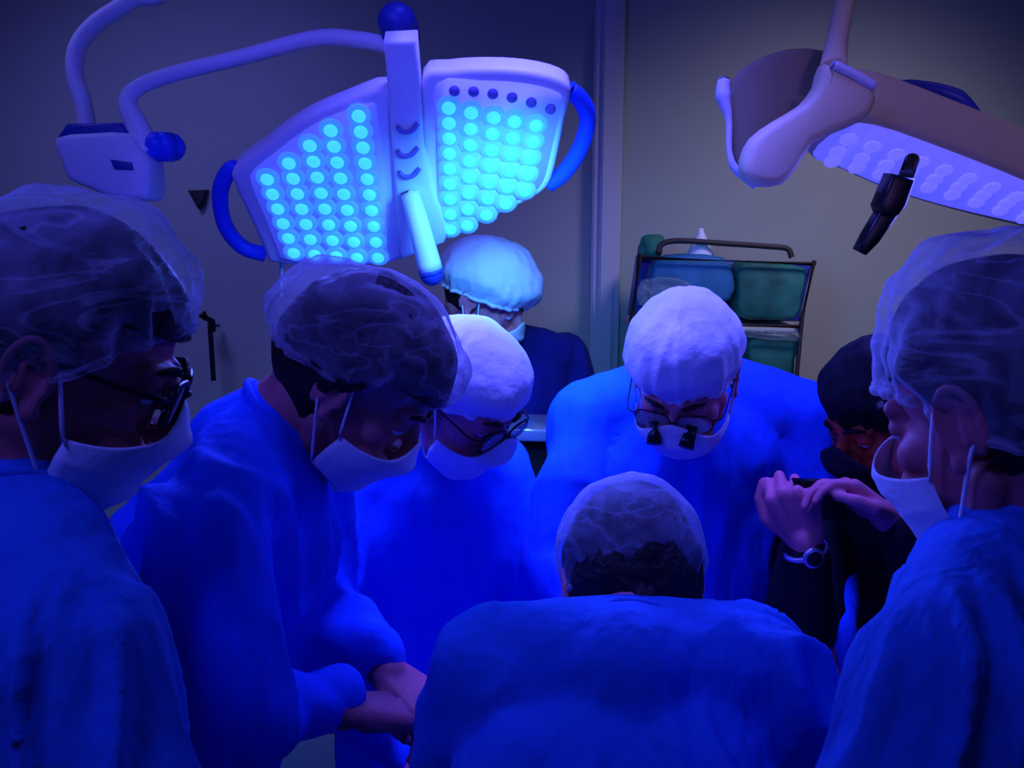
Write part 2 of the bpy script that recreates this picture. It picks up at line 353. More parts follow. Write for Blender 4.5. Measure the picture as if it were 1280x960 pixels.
bm = bmesh.new(); tube(bm, [at(1100, 112, 1.55), at(1145, 110, 1.58), at(1195, 124, 1.58), at(1230, 152, 1.55)], [.012, .014, .018, .006], n=12); obj('grab_handle', bm, M['joint'], L2)
bm = bmesh.new()
slab(bm, [at(x, y, 1.38) for x, y in ((1117, 217), (1146, 224), (1134, 258), (1124, 270), (1104, 270), (1100, 258))], V((0, .045, .004)), .007)
slab(bm, [at(x, y, 1.387) for x, y in ((1102, 262), (1126, 266), (1100, 304), (1084, 320), (1073, 314), (1082, 296))], V((0, .030, .004)), .006)
tube(bm, [at(1140, 200, 1.46), at(1131, 224, 1.40)], [.012, .012], n=12, smooth=False)
obj('handle', bm, M['black'], L2)

# ---------------------------------------------------------------- things on the back wall
bm = bmesh.new(); slab(bm, [at(x, y, 3.10) for x, y in ((234, 238), (258, 237), (254, 250), (247, 261))], V((0, .075, 0)), .006)
tag(obj('wall_hook', bm, M['black'], smooth=False), 'small black triangular hook on the wall left of the lit lamp', 'hook')
hk = thing('wall_rail', 'thin black upright rail with a top hook on the wall behind the left glasses', 'rail', at(266, 478, 3.1))
bm = bmesh.new(); tube(bm, [at(262, 400, 3.10), at(264, 430, 3.10), at(267, 476, 3.10)], .009); tube(bm, [at(264, 410, 3.1), at(264, 410, 3.1) + V((0, .08, 0))], .006, smooth=False); obj('rail_bar', bm, M['black'], hk)
bm = bmesh.new(); tube(bm, [at(268, 415, 3.1), at(266, 402, 3.1), at(258, 398, 3.09), at(252, 392, 3.08)], [.006, .008, .010, .016]); obj('rail_hook', bm, M['black'], hk)

TR = thing('supply_rack', 'wheeled supply rack of blue and green packs behind the surgeon in magnifying glasses', 'rack', at(900, 480, 2.7))
TD = 2.7
def tp(x, y, d=0): return at(x, y, TD + d)
bm = bmesh.new()
for d in (0, .32):
    tube(bm, [tp(800, 318, d), tp(790, 400, d), tp(786, 560, d), tp(784, 800, d)], .010, smooth=False); tube(bm, [tp(1018, 326, d), tp(1002, 400, d), tp(988, 560, d), tp(975, 800, d)], .007, smooth=False)
    tube(bm, [tp(800, 322, d), tp(1018, 330, d)], .006, smooth=False); tube(bm, [tp(790, 405, d), tp(1002, 408, d)], .006, smooth=False); tube(bm, [tp(786, 500, d), tp(992, 505, d)], .006, smooth=False)
for x, y in ((800, 322), (1018, 330), (790, 405), (1002, 408), (786, 500), (992, 505)): tube(bm, [tp(x, y), tp(x, y, .32)], .006, smooth=False)
for x in (784, 975):
    for d in (0, .32):
        p = tp(x, 800, d); tube(bm, [p, V((p.x, p.y, .04))], .01, smooth=False); ell(bm, (p.x, p.y, .035), (.015, .035, .035))
obj('rack_frame', bm, M['rail'], TR)
bm = bmesh.new(); tube(bm, [tp(822, 318, .05), tp(828, 305, .05), tp(850, 301, .05), tp(900, 304, .05), tp(960, 308, .05), tp(984, 311, .05), tp(990, 322, .05)], .009); obj('top_rail', bm, M['rail'], TR)
bm = bmesh.new(); slab(bm, [tp(x, y, .16) for x, y in ((802, 322), (1016, 330), (1000, 402), (791, 400))], V((0, .15, 0)), .01); obj('rear_panel', bm, M['joint'], TR)
bm = bmesh.new(); slab(bm, [tp(x, y, .02) for x, y in ((798, 404), (1004, 408), (1002, 416), (792, 412))], V((0, .28, 0)), .003); obj('shelf', bm, M['trim'], TR)
def pack(pts, d, th, m, label, cat='pack', g=None, nm='wrapped_pack'):
    bm = bmesh.new(); slab(bm, [tp(x, y, d) for x, y in curvy(pts, 2)], V((0, th, 0)), .015); return tag(obj(nm, bm, m), label, cat, g)
pack([(824, 324), (860, 318), (905, 322), (918, 345), (914, 375), (860, 385), (812, 378), (815, 345)], .02, .12, M['teal'], 'dark teal wrapped pack at upper left of the supply rack')
pack([(928, 328), (970, 330), (1008, 336), (1004, 370), (996, 398), (955, 400), (925, 396), (922, 360)], .02, .12, M['green'], 'dark green wrapped pack filling the right end of the supply rack')
pack([(803, 350), (850, 348), (868, 362), (860, 378), (800, 382)], -.005, .02, M['clear'], 'clear plastic sleeve lying over the teal pack at the rack')
pack([(940, 422), (998, 420), (995, 450), (988, 480), (940, 478), (936, 450)], .02, .18, M['green'], 'green wrapped pack on the lower rack shelf beside the surgeon shoulder')
pack([(935, 412), (1000, 417), (1000, 427), (935, 422)], -.01, .02, M['clear'], 'pale plastic strip along the lower shelf above the green pack')
bm = bmesh.new(); a = tp(875, 320, .1)
loft(bm, [[a + V((r * math.cos(t), r * math.sin(t), z)) for t in [2 * math.pi * i / 20 for i in range(20)]] for r, z in ((.042, 0), (.040, .01), (.022, .05), (.010, .075), (.008, .085), (.003, .087))])
tag(obj('bottle', bm, M['white_metal']), 'small white cone-topped bottle standing on top of the supply rack', 'bottle')
bm = bmesh.new(); a = tp(818, 312, .12); 
for i in range(7): 
    a2 = a + V((rnd.uniform(-.03, .03), rnd.uniform(-.02, .02), rnd.uniform(-.01, .03))); ell(bm, a2, (.03, .02, .022), sub=2)
M['leaf'] = mat('green_cloth', (.03, .22, .12), .8)
tag(remesh('cloth_bundle', bm, .006, M['leaf'], None, 3), 'small green cloth bundle on the left corner of the supply rack', 'cloth')

# ---------------------------------------------------------------- people
def head_matrix(pos, yaw, pitch, roll=0):
    a, p = R(yaw), R(pitch)
    f = V((math.cos(a) * math.cos(p), math.sin(a) * math.cos(p), -math.sin(p)))
    x = f.cross(V((0, 0, 1))).normalized(); z = x.cross(f)
    m = Matrix((x, f, z)).transposed().to_4x4()
    return Matrix.Translation(pos) @ m @ Matrix.Rotation(R(roll), 4, 'Y')
def head_shape(bm, H):
    E = lambda c, r, sub=3, rot=None: ell(bm, c, r, H, sub, rot)
    K = lambda a, b, ra, rb: cap(bm, a, b, ra, rb, H)
    E((0, -.012, .045), (.074, .096, .086)); E((0, .028, -.015), (.062, .060, .082))
    E((0, .060, -.094), (.026, .024, .018))
    for s in (-1, 1):
        K((s * .053, -.002, -.045), (s * .046, .012, -.072), .017, .016); K((s * .046, .012, -.072), (s * .012, .062, -.095), .016, .015)
        E((s * .042, .056, -.012), (.022, .024, .020)); E((s * .012, .099, -.027), (.009, .010, .008))
        E((s * .031, .0745, .016), (.0150, .0145, .0125))
        K((s * .012, .086, .033), (s * .044, .072, .034), .010, .009)
        E((s * .035, .068, -.045), (.022, .024, .028))
        # ear: helix, antihelix, lobe, tragus
        pts = []
        for i in range(15):
            a = R(-60 + 300 * i / 14 + (0))
            pts.append(V((s * (.083 + .004 * math.sin(a)), -.012 - .019 * math.cos(a) * -1 * -1, .004 + .031 * math.sin(a))))
        for p, q in zip(pts, pts[1:]): K(p, q, .0042, .0042)
        E((s * .078, -.010, .002), (.0055, .017, .028)); E((s * .080, .000, -.027), (.006, .009, .011))
        K((s * .083, -.016, -.012), (s * .084, -.016, .014), .0045, .0035); K((s * .084, -.016, .014), (s * .082, -.006, .022), .0035, .003)
        E((s * .079, .007, -.002), (.006, .006, .009))
    K((0, .088, .026), (0, .111, -.018), .008, .012); E((0, .109, -.021), (.011, .011, .010))
    E((0, .088, -.050), (.022, .011, .006)); E((0, .087, -.061), (.019, .010, .007)); E((0, .070, -.055), (.030, .022, .026))
def hand_shape(bm, W, d, n, side=1, curl=.5, s=1.0, spread=1.0, thumb=.6):
    """W wrist, d towards the fingers, n out of the back of the hand; returns finger tips"""
    d = V(d).normalized(); n = (V(n) - d * V(n).dot(d)).normalized(); l = d.cross(n) * side   # l: thumb side
    pos = [(.030, .088, .078, .0092), (.010, .094, .088, .0095), (-.011, .090, .080, .0090), (-.031, .080, .062, .0078)]
    cap(bm, W - d * .03, W + d * .01, .027 * s, .026 * s)
    tips = []
    for i, (off, L, fl, r) in enumerate(pos):
        m = W + (d * L + l * off) * s
        cap(bm, W + (d * .012 + l * off * .55) * s, m, .0155 * s, .0125 * s)
        cap(bm, W + (d * .03 + l * off * .7 - n * .006) * s, m - n * .005 * s, .014 * s, .010 * s)
        dirv = (d + l * off * 2.5 * spread).normalized(); p = m; ang = curl * (.9 + .12 * i)
        ax = l
        for j, (seg, rr) in enumerate(((.46, 1.0), (.30, .92), (.24, .82))):
            a = ang * (1.0, 1.15, .7)[j]
            ca, sa = math.cos(a), math.sin(a)
            # bend towards the palm (-n)
            nn = (dirv.cross(ax)).normalized()
            if nn.dot(n) < 0 and j == 0: nn = -nn
            if j > 0: nn = cur_n
            nd = dirv * ca - nn * sa; cur_n = nn * ca + dirv * sa
            q = p + nd.normalized() * fl * seg * s
            cap(bm, p, q, r * rr * s, r * (rr - .06) * s, sub=2); dirv = nd.normalized(); p = q
        tips.append(p)
    a = W + (d * .022 + l * .020 - n * .004) * s; b = a + (d * .030 + l * .030 - n * .012) * s
    c = b + (d * .032 + l * .012 * (1 - thumb) - n * .014 * thumb - l * .008 * thumb) * s; e = c + (d * .022 - l * .020 * thumb - n * .012 * thumb) * s
    cap(bm, a, b, .016 * s, .0125 * s); cap(bm, b, c, .012 * s, .0105 * s); cap(bm, c, e, .0100 * s, .0085 * s); tips.append(e)
    return tips
def bouffant(H, parent, m, c=(0, -.015, .052), r=(.098, .125), top=.085, tilt=14, dy=0, pleat=.006, seed=0, band=True, tuck=.82, crumple=.008, name='bouffant_cap'):
    """puffed cap: rows from crown to a gathered brim lying in a tilted plane"""
    bm = bmesh.new(); nphi, nt = 96, 30; rot = Matrix.Rotation(R(tilt), 3, 'X'); rings = []
    for j in range(nt + 1):
        t = j / nt; a = t * math.pi * .62
        rr = math.sin(a) if a < math.pi / 2 else 1.0; h = math.cos(a) if a < math.pi / 2 else math.cos(a) * .9
        if t > .78: rr = 1 - (1 - tuck) * ((t - .78) / .22) ** 1.5
        rr = max(rr, .02); ring = []
        for i in range(nphi):
            ph = 2 * math.pi * i / nphi
            p = V((r[0] * rr * math.cos(ph), r[1] * rr * math.sin(ph), top * h))
            w = noise.noise(V((p.x * 14 + seed, p.y * 14, p.z * 14))) * crumple + noise.noise(V((p.x * 38, p.y * 38 + seed, p.z * 38))) * crumple * .45
            w += pleat * math.sin(ph * 22 + 2.5 * math.sin(ph * 5 + seed)) * max(0, (t - .35) / .65) ** 1.5 * .5
            w -= crumple * .9 * abs(noise.noise(V((math.cos(ph) * 3 + seed, math.sin(ph) * 3, t * 1.2 + seed)))) * 1.5 * t
            q = p * (1 + w / max(p.length, .05)); ring.append(H @ (rot @ q + V(c)))
        rings.append(ring)
    L = [[bm.verts.new(p) for p in rg] for rg in rings]
    for a_, b_ in zip(L, L[1:]):
        for i in range(nphi): bm.faces.new((a_[i], a_[(i + 1) % nphi], b_[(i + 1) % nphi], b_[i]))
    bm.faces.new(L[0][::-1])
    bmesh.ops.recalc_face_normals(bm, faces=bm.faces)
    o = obj(name, bm, m, parent)
    if band:
        bm = bmesh.new(); ring = rings[-1]; n_ = len(ring)
        rr = [[q + (q - (H @ V(c))).normalized() * .0035 * math.cos(t) + (H.to_3x3() @ V((0, 0, 1))) * .0055 * math.sin(t) for t in [2 * math.pi * k / 8 for k in range(8)]] for q in ring]
        Lb = [[bm.verts.new(p) for p in x] for x in rr]
        for i in range(n_):
            for k in range(8): bm.faces.new((Lb[i][k], Lb[i][(k + 1) % 8], Lb[(i + 1) % n_][(k + 1) % 8], Lb[(i + 1) % n_][k]))
        bmesh.ops.recalc_face_normals(bm, faces=bm.faces)
        obj('elastic_band', bm, m, o)
    return o
def hair_mesh(H, parent, m, front=.055, back=-.075, puff=.007, seed=0):
    bm = bmesh.new(); bmesh.ops.create_icosphere(bm, subdivisions=5, radius=1)
    for v in bm.verts:
        p = V((v.co.x * (.074 + puff), v.co.y * (.096 + puff), v.co.z * (.086 + puff)))
        f = noise.noise(V((p.x * 60 + seed, p.y * 12, p.z * 40))) * .004 + noise.noise(V((p.x * 18, p.y * 18 + seed, p.z * 18))) * .006
        if p.z < -.02 and p.y < 0: p.z -= .02
        v.co = p * (1 + f / p.length) + V((0, -.014, .047))
    kill = [v for v in bm.verts if v.co.z < (front if v.co.y > .03 else (front + (back - front) * min(1, (.03 - v.co.y) / .055)))]
    bmesh.ops.delete(bm, geom=kill, context='VERTS')
    for v in bm.verts: v.co = H @ v.co
    return obj('hair', bm, m, parent)
def face_mask(H, parent, m, big=1.0, drop=.03, loops=True, out=.0, loop_side=(-1, 1)):
    bm = bmesh.new(); NU, NV = 40, 22; G = []
    prof = [(.012, .109), (-.004, .119), (-.022, .130), (-.040, .124), (-.058, .110), (-.076, .104), (-.094, .098), (-.108, .086), (-.118, .066)]
    def yf(z):
        for (z0, y0), (z1, y1) in zip(prof, prof[1:]):
            if z <= z0 and z >= z1: return y0 + (y1 - y0) * (z0 - z) / (z0 - z1)
        return prof[0][1] if z > prof[0][0] else prof[-1][1]
    for i in range(NU + 1):
        u = R(-86 + 172 * i / NU); row = []
        k = abs(math.sin(u))
        for j in range(NV + 1):
            v = j / NV; zt = .012 - drop * 1.5 * k ** 1.6; zb = -.118 + .030 * k ** 2; z = zt + (zb - zt) * v
            fr = yf(z) + out + .0016 * math.sin(v * 26) * (1 - k)
            y = .012 + (fr - .012) * max(0, math.cos(u)) ** .62; wd = .076 if z > -.06 else .076 - (-.06 - z) * .34
            row.append(bm.verts.new(H @ V((math.sin(u) * wd * big, y, z))))
        G.append(row)
    for i in range(NU):
        for j in range(NV): bm.faces.new((G[i][j], G[i][j + 1], G[i + 1][j + 1], G[i + 1][j]))
    Hinv = H.inverted(); ends = {s: (Hinv @ G[0 if s < 0 else NU][1].co, Hinv @ G[0 if s < 0 else NU][NV - 1].co) for s in (-1, 1)}
    o = obj('face_mask', bm, m, parent)
    sm = o.modifiers.new('thick', 'SOLIDIFY'); sm.thickness = .0015; sm.offset = 1
    if loops:
        for s in loop_side:
            a, b = ends[s]
            bm = bmesh.new(); tube(bm, [H @ (a + V((s * .002, 0, 0))), H @ V((s * .082, .006, .022)), H @ V((s * .081, -.010, .038))], .0019, n=6, k=6)
            tube(bm, [H @ (b + V((s * .002, 0, 0))), H @ V((s * .079, .000, -.042)), H @ V((s * .083, -.016, -.018)), H @ V((s * .080, -.030, .0))], .0019, n=6, k=6)
            obj('ear_loop', bm, M['strap'], o)
    return o
def eyes(H, parent, lookdown=True):
    for s in (-1, 1):
        bm = bmesh.new(); ell(bm, (s * .031, .0757, .0120), (.0118, .0118, .0105), H); e = obj('eye', bm, M['mask'], parent)
        bm = bmesh.new(); ell(bm, (s * .031, .0850, .0085), (.0048, .0030, .0045), H); obj('iris', bm, M['black'], e)
        bm = bmesh.new(); tube(bm, [H @ V((s * .014, .0965, .036)), H @ V((s * .030, .093, .041)), H @ V((s * .047, .080, .036))], [.003, .0045, .002], n=8); obj('eyebrow', bm, M['hair'], parent)
def folds(amp, seed, sx=9, sz=2.2, fine=.3):
    def f(co, nr):
        q = V((co.x * sx + seed, co.y * sx, co.z * sz)); q2 = q + V((noise.noise(co * 3.1 + V((seed, 0, 0))), noise.noise(co * 2.7), 0)) * 1.1
        a = 1 - 2.6 * abs(noise.noise(q2)); b = noise.noise(V((co.x * 24, co.y * 24 + seed, co.z * 8 + co.x * 8)))
        k = noise.noise(co * 4.2 + V((0, seed, 0)))
        return max(-.014, amp * ((a - .6) * (1.0 + k) + b * fine))
    return f
def drape(amp, k, seed, c):
    """long hanging folds falling from the shoulders, fanning out below the neck c"""
    def f(co, nr):
        u = (co.x - c[0]) / (1 + 1.1 * max(0, c[2] - co.z)) + .018 * noise.noise(co * 6 + V((seed, 0, 0))) + .05 * noise.noise(co * 1.8 + V((0, seed, 0)))
        a = (1 - abs(math.sin(u * k))) ** 1.3; b = (1 - abs(math.sin(u * k * 1.7 + seed))) ** 1.6
        q = .55 + 1.0 * noise.noise(V((co.x * 5, co.y * 5, co.z * 2.0 + seed)))
        wgt = min(1, max(0, abs(nr.y) * 1.3 - .1))
        return max(-.006, wgt * amp * ((a * max(.2, q) + .5 * b * max(.15, 1 - q)) - .35)) + .003 * noise.noise(co * 16)
    return f
def person(label, H, N, P, byaw, garment, skin, hair, vox=.0045, sh=.185, lean=0, elbows=None, wrists=None, hand_d=None, hand_n=None,
           garment_name='surgical_gown', fold=.012, seed=0, hem=.22, curl=.5, drop=.055, thick=1.0, group=None, hands=None, arms_r=1.0, sz=2.2, sx=9, foldfn=None, collar=.035):
    """H head matrix, N neck base, P pelvis, byaw: way the chest faces"""
    N, P = V(N), V(P)
    T = thing('person', label, 'person', (P.x, P.y, 0), group)
    fb = V((math.cos(R(byaw)), math.sin(R(byaw)), 0)); rt = fb.cross(V((0, 0, 1)))
    hc = H @ V((0, 0, 0)); bm = bmesh.new(); head_shape(bm, H)
    nt = H @ V((0, -.030, -.030)); cap(bm, nt, N, .053, .056, sub=3, n=24); cap(bm, H @ V((0, -.005, -.045)), N + fb * .005, .045, .045, sub=3, n=24)
    shs = {s: N + rt * s * sh - V((0, 0, drop)) for s in (-1, 1)}
    def body_rings(tb, k, add):
        rings = []
        mid = (N + P) / 2 - fb * .02
        for t, hw, hd in tb:
            if t <= 1: p = (N * (1 - t) ** 2 + mid * 2 * t * (1 - t) + P * t * t)
            else: p = V((P.x, P.y, P.z - (t - 1) * P.z))
            d = V((0, 0, 1))
            rings.append([p + rt * math.cos(a) * (hw * k + add) + fb * math.sin(a) * (hd * k + add) for a in [2 * math.pi * i / 40 for i in range(40)]])
        return rings
    tb = [(0, .06, .055), (.06, .10, .07), (.14, .145, .09), (.26, .17, .105), (.42, .165, .115), (.6, .145, .10), (.8, .145, .10), (1, .165, .11)]
    loft(bm, body_rings(tb, 1, -.022)); tb2 = tb
    if elbows is None: elbows = {s: shs[s] + rt * s * .07 - V((0, 0, .26)) + fb * .06 for s in (-1, 1)}
    if wrists is None: wrists = {s: elbows[s] + fb * .20 - rt * s * .08 - V((0, 0, .09)) for s in (-1, 1)}
    for s in (-1, 1):
        cap(bm, N + rt * s * .05 - V((0, 0, .03)), shs[s], .045, .05); cap(bm, shs[s], elbows[s], .042, .036); cap(bm, elbows[s], wrists[s], .037, .026)
        d = (wrists[s] - elbows[s]).normalized() if not hand_d else V(hand_d[s]); n = V((0, 0, 1)) if not hand_n else V(hand_n[s])
        kw = dict(curl=curl) if not hands else hands[s]
        hand_shape(bm, wrists[s] + d * .015, d, n, side=(-s if not hands else kw.pop('side', -s)), **kw)
        hip = P + rt * s * .085; kn = V((hip.x, hip.y, .48)) + fb * .02; an = V((hip.x, hip.y, .09))
        cap(bm, hip, kn, .082, .056); cap(bm, kn, an, .054, .036); cap(bm, an - V((0, 0, .03)), an + fb * .13 - V((0, 0, .05)), .038, .032)
    body = remesh('body', bm, vox, skin, T, 3)
    for s in (-1, 1):
        p = P + rt * s * .085; bm = bmesh.new()
        tube(bm, [V((p.x, p.y, .048)) - fb * .06, V((p.x, p.y, .052)), V((p.x, p.y, .045)) + fb * .10, V((p.x, p.y, .04)) + fb * .19], [.045, .050, .046, .036], n=18)
        obj('shoe', bm, M['strap'], T)
    # the garment
    bm = bmesh.new()
    tb = [(0, .078, .07), (.05, .115, .085), (.12, .165, .105), (.24, .19, .125), (.42, .185, .14), (.6, .175, .135), (.8, .18, .14), (1, .185, .145), (1.35, .19, .15), (2 - hem / P.z, .20, .17)]
    loft(bm, body_rings(tb, thick, 0))
    nd = (nt - N).normalized(); cap(bm, N - nd * .03, N + nd * collar * .7, .074, .062, n=24)
    for s in (-1, 1):
        cap(bm, N - V((0, 0, .012)), shs[s], .074, .070); cap(bm, shs[s], elbows[s], .072 * arms_r, .064 * arms_r, n=20); cap(bm, elbows[s], wrists[s] - (wrists[s] - elbows[s]).normalized() * .01, .062 * arms_r, .042 * arms_r, n=20)
    g = remesh(garment_name, bm, .007, garment, T, 14, (lambda ff: (lambda co, q: ff(co, q) * min(1, max(0, ((co - N).length - .09) / .10))))(foldfn or folds(fold, seed, sx=sx, sz=sz)))
    nd = (nt - N).normalized(); x, y = frame_of(nd); cc = N + nd * collar
    bm = bmesh.new(); tube(bm, [cc + (x * math.cos(t) + y * math.sin(t)) * .062 for t in [2 * math.pi * i / 30 for i in range(31)]], .0055, n=8, smooth=False); obj('collar', bm, garment, g)
    return T, body, shs, rt, fb, g
def glasses(H, T, temple=-1, frame_r=.0032, w=.030, hgt=.020, both=True, dz=0.0, lens=True):
    g = None; bm = bmesh.new()
    for s in (-1, 1):
        c = V((s * .033, .106, .012 + dz)); pts = []
        for i in range(25):
            a = 2 * math.pi * i / 24; ex = .55
            x = math.copysign(abs(math.cos(a)) ** ex, math.cos(a)) * w * .92; z = math.copysign(abs(math.sin(a)) ** ex, math.sin(a)) * hgt
            pts.append(H @ (c + V((x, -abs(x + s * .03) * .12, z))))
        tube(bm, pts, frame_r, n=8, smooth=False)
        tube(bm, [H @ V((s * .061, .099, .020 + dz)), H @ V((s * .075, .088, .020 + dz)), H @ V((s * .080, .04, .019 + dz)), H @ V((s * .083, .0, .018 + dz)), H @ V((s * .083, -.02, .002))], frame_r * .9, n=8)
    tube(bm, [H @ V((-.006, .107, .016 + dz)), H @ V((0, .110, .019 + dz)), H @ V((.006, .107, .016 + dz))], frame_r * .9, n=8)
    g = obj('glasses', bm, M['black'], T)
    if lens:
        for s in (-1, 1):
            bm = bmesh.new(); ell(bm, (s * .033, .1045, .012 + dz), (w * .9, .0012, hgt * .92), H, 3); obj('spectacle_lens', bm, M['clear'], g)
    return g

# P1 left foreground, profile to the right
H = head_matrix(at(80, 460, .82), 14, 25, 0)
H1 = H
N = at(8, 640, .80)
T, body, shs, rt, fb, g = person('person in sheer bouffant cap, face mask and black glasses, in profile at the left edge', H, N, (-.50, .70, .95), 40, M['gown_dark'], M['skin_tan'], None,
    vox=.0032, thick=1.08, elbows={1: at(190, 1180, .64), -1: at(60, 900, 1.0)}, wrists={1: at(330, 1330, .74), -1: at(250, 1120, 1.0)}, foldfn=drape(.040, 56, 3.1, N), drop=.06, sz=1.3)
hair_mesh(H, T, M['hair'], front=.062, back=-.06, puff=.012, seed=2)
bouffant(H, T, M['cap'], c=(0, -.018, .036), r=(.104, .138), top=.118, tilt=42, seed=1.3, crumple=.014)
eyes(H, T); face_mask(H, T, M['mask'], drop=.035)
glasses(H, T)

# P2 second from left, bending head
H = head_matrix(at(442, 484, 1.15), -4, 44, 0)
N = at(322, 545, 1.15)
T, body, shs, rt, fb, g = person('person with bowed head in bouffant cap over black hair, wide gown, behind the leftmost person', H, N, (-.54, 1.18, .92), -2, M['gown'], M['skin_tan'], None,
    vox=.004, fold=.030, seed=8.4, drop=.07, elbows={1: at(285, 880, .98), -1: at(380, 760, 1.36)}, wrists={1: at(410, 885, 1.06), -1: at(470, 830, 1.30)},  thick=1.12, arms_r=1.15)
hair_mesh(H, T, M['hair'], front=.06, back=-.085, puff=.018, seed=5)
bouffant(H, T, M['cap2'], c=(0, -.027, .050), r=(.106, .140), top=.100, tilt=16, seed=4.3, crumple=.012)
eyes(H, T); face_mask(H, T, M['mask'])

# P4 third, small white cap, glasses
H = head_matrix(at(576, 500, 1.50), -34, 36, 6)
N = at(522, 560, 1.60)
T, body, shs, rt, fb, g = person('person in small dotted white cap and glasses looking down, beside the bowed head', H, N, (-.16, 1.62, .92), -60, M['gown'], M['skin'], None,
    vox=.004, fold=.020, seed=12.7, drop=.06, sh=.155)
hair_mesh(H, T, M['hair'], front=.05, back=-.06, puff=.005, seed=6)
bouffant(H, T, M['cap_white'], c=(0, -.008, .050), r=(.092, .116), top=.100, tilt=14, seed=7.3, crumple=.005, pleat=.003)
eyes(H, T); face_mask(H, T, M['mask']); glasses(H, T, frame_r=.002)

# P5 standing at the back in navy
H = head_matrix(at(604, 376, 2.1), -16, 32, 0)
N = at(634, 432, 2.2)
T, body, shs, rt, fb, g = person('person in navy top and pale bouffant cap standing behind the others under the lit lamp', H, N, (.03, 2.30, .95), -50, M['navy'], M['skin'], None,
    vox=.0045, fold=.008, seed=15.7, drop=.05, garment_name='navy_top', sh=.19)
hair_mesh(H, T, M['hair'], front=.05, back=-.06, puff=.005, seed=9)
bouffant(H, T, M['cap_white'], c=(0, -.012, .048), r=(.112, .132), top=.108, tilt=14, seed=9.3, crumple=.008)
eyes(H, T); face_mask(H, T, M['mask'])

# P6 surgeon with loupes
H = head_matrix(at(856, 472, 1.46), -112, 40, -3)
N = at(868, 470, 1.64)
el = {}
T, body, shs, rt, fb, g = person('surgeon in white cap and magnifying loupes bending down, centre right, in bright blue gown', H, N, (.33, 1.66, .92), -92, M['gown'], M['skin'], None,
    vox=.004, fold=.018, seed=19.7, drop=.075, sh=.19, thick=1.05)
hair_mesh(H, T, M['hair_grey'], front=.055, back=-.06, puff=.004, seed=11)
bouffant(H, T, M['cap_white'], c=(0, -.012, .052), r=(.096, .114), top=.102, tilt=13, seed=11.3, crumple=.006, pleat=.004)
eyes(H, T); face_mask(H, T, M['mask']); g = glasses(H, T, frame_r=.0014)
for s in (-1, 1):
    bm = bmesh.new(); tube(bm, [H @ V((s * .030, .105, .008)), H @ V((s * .027, .122, .000)), H @ V((s * .025, .136, -.006))], [.0095, .0105, .0125], n=18, smooth=False); obj('magnifier_barrel', bm, M['black'], g)

# P7 right foreground
H = head_matrix(at(1255, 526, .78), 122, 24, 0)
N = at(1275, 668, .80)
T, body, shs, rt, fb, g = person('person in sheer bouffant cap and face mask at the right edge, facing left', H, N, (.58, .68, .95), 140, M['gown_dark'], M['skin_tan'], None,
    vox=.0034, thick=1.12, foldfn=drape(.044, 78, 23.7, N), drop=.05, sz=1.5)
hair_mesh(H, T, M['hair'], front=.055, back=-.075, puff=.010, seed=13)
bouffant(H, T, M['cap'], c=(0, -.022, .040), r=(.106, .136), top=.128, tilt=32, seed=14.3, crumple=.016)
eyes(H, T); face_mask(H, T, M['mask'])

# P8 near side of the table, seen from behind
H = head_matrix(at(790, 752, 1.10), 88, 50, 0)
N = at(790, 812, .99)
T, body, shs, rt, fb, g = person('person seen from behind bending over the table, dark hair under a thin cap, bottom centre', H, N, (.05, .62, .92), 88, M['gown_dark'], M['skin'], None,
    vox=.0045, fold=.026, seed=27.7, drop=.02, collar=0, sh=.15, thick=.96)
hair_mesh(H, T, M['hair'], front=.055, back=-.12, puff=.012, seed=17)
bm = bmesh.new(); cap(bm, H @ V((0, -.052, -.02)), H @ V((0, -.066, -.085)), .052, .040, sub=3, n=24); nape = remesh('nape_hair', bm, .006, M['hair'], T, 2, folds(.006, 4, sx=40, sz=9))
bouffant(H, T, M['cap_dim'], c=(0, -.012, .046), r=(.098, .120), top=.115, tilt=13, seed=17.3, crumple=.006)
eyes(H, T); face_mask(H, T, M['mask'])

# P9 in black between the surgeon and the right-hand person, holding a phone
H = head_matrix(at(1108, 528, 1.50), -158, 24, 0)
N = at(1150, 620, 1.56)
wA, wB = at(1012, 690, 1.40), at(1122, 655, 1.36)
T, body, shs, rt, fb, g = person('person in black cap and black clothes holding up a dark phone, half hidden at right', H, N, (.80, 1.55, .92), -130, M['black_cloth'], M['skin'], None,
    vox=.0035, fold=.006, seed=31.7, drop=.06, sh=.17, garment_name='black_top',
    elbows={-1: at(1180, 790, 1.42), 1: at(1000, 800, 1.48)}, wrists={-1: wB, 1: wA},
    hand_d={1: (at(985, 610, 1.38) - wA).normalized(), -1: (at(1062, 612, 1.36) - wB).normalized()}, hand_n={1: V((-.35, -.9, .15)), -1: V((.55, .3, .75))},
    hands={1: dict(curl=1.15, side=-1, s=.98), -1: dict(curl=.6, side=-1, s=.95)})
body.data.materials.append(M['skin_red']); hc = H @ V((0, .04, -.02))
for p_ in body.data.polygons:
    if (p_.center - hc).length < .15 and (H.inverted() @ p_.center).z > -.12: p_.material_index = 1
hair_mesh(H, T, M['hair'], front=.055, back=-.075, puff=.006, seed=19)
bouffant(H, T, M['black_cloth'], c=(0, -.010, .052), r=(.092, .114), top=.102, tilt=12, seed=19.3, crumple=.010)
eyes(H, T); face_mask(H, T, M['black_cloth'])
bm = bmesh.new(); slab(bm, [at(x, y, d) for x, y, d in ((990, 600, 1.375), (1050, 602, 1.375), (1062, 650, 1.385), (1008, 652, 1.385))], V((0.002, .010, .002)), .003); ph = obj('phone', bm, M['black'])
tag(ph, 'dark phone held between two hands in front of the right-hand person', 'phone')
bm = bmesh.new(); a = at(1008, 688, 1.40); ax = (at(985, 610, 1.38) - wA).normalized(); x, y = frame_of(ax)
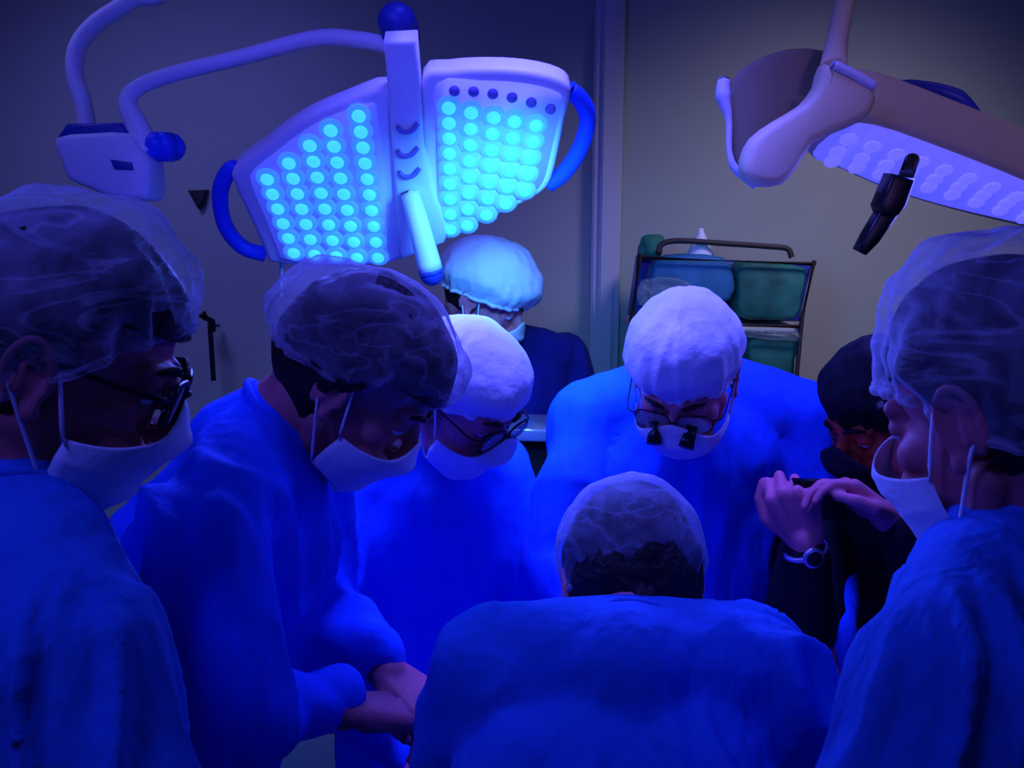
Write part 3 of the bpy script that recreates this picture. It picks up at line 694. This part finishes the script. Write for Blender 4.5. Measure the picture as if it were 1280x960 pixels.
tube(bm, [a + (x * math.cos(t) + y * math.sin(t)) * .032 for t in [2 * math.pi * i / 24 for i in range(25)]], .0045, n=8, smooth=False)
wt = tag(obj('wristwatch', bm, M['steel']), 'metal wristwatch on the wrist of the raised hand', 'watch')
bm = bmesh.new(); p = a + V((0, -.034, 0)); ell(bm, p, (.017, .006, .017)); obj('watch_case', bm, M['steel'], wt)
bm = bmesh.new(); p = a + V((0, -.0385, 0)); ell(bm, p, (.012, .004, .012)); obj('watch_face', bm, M['black'], wt)

# ---------------------------------------------------------------- operating table with drape
OT = thing('operating_table', 'operating table on a central column, hidden under the drape between the surgeons', 'table', (.22, 1.08, 0))
bm = bmesh.new(); box(bm, (.22, 1.12, .86), (1.0, .42, .07)); bmesh.ops.bevel(bm, geom=list(bm.edges), offset=.015, segments=2, affect='EDGES'); obj('table_top', bm, M['joint'], OT)
bm = bmesh.new(); box(bm, (.22, 1.12, .45), (.22, .2, .76)); box(bm, (.22, 1.12, .05), (.7, .36, .10)); bmesh.ops.bevel(bm, geom=list(bm.edges), offset=.015, segments=2, affect='EDGES'); obj('column', bm, M['steel'], OT)
bm = bmesh.new(); nx, ny = 80, 50; G = []
for i in range(nx + 1):
    row = []
    for j in range(ny + 1):
        u = -1 + 2 * i / nx; v = -1 + 2 * j / ny; x, y = u * .60, v * .30
        m_ = max(abs(x) / .52, abs(y) / .23)
        z = .905 + .12 * math.exp(-(y / .13) ** 2) * math.exp(-(x / .45) ** 4)
        if m_ > 1: z -= (m_ - 1) * 1.1
        z += .012 * noise.noise(V((x * 9, y * 9, 0))) + .006 * noise.noise(V((x * 25, y * 25, 3)))
        row.append(bm.verts.new((.22 + x, 1.12 + y, z)))
    G.append(row)
for i in range(nx):
    for j in range(ny): bm.faces.new((G[i][j], G[i + 1][j], G[i + 1][j + 1], G[i][j + 1]))
o = tag(obj('surgical_drape', bm, M['drape']), 'blue surgical drape spread over the operating table between the surgeons', 'drape'); sm = o.modifiers.new('t', 'SOLIDIFY'); sm.thickness = .003

# instrument stand between the navy top and the surgeon
IS = thing('instrument_stand', 'slim dark stand with a pale top edge, between the dotted cap and the loupes surgeon', 'stand', at(665, 640, 1.95))
bm = bmesh.new(); slab(bm, [at(x, y, 1.88) for x, y in ((636, 536), (690, 538), (686, 553), (640, 552))], V((0, .16, .0)), .004); obj('top_rim', bm, M['steel'], IS)
bm = bmesh.new(); a, b = at(640, 552, 1.90), at(686, 552, 1.90); slab(bm, [a, b, V((b.x, b.y, .03)), V((a.x, a.y, .03))], V((0, .12, 0)), .006); obj('stand_body', bm, M['black_cloth'], IS)
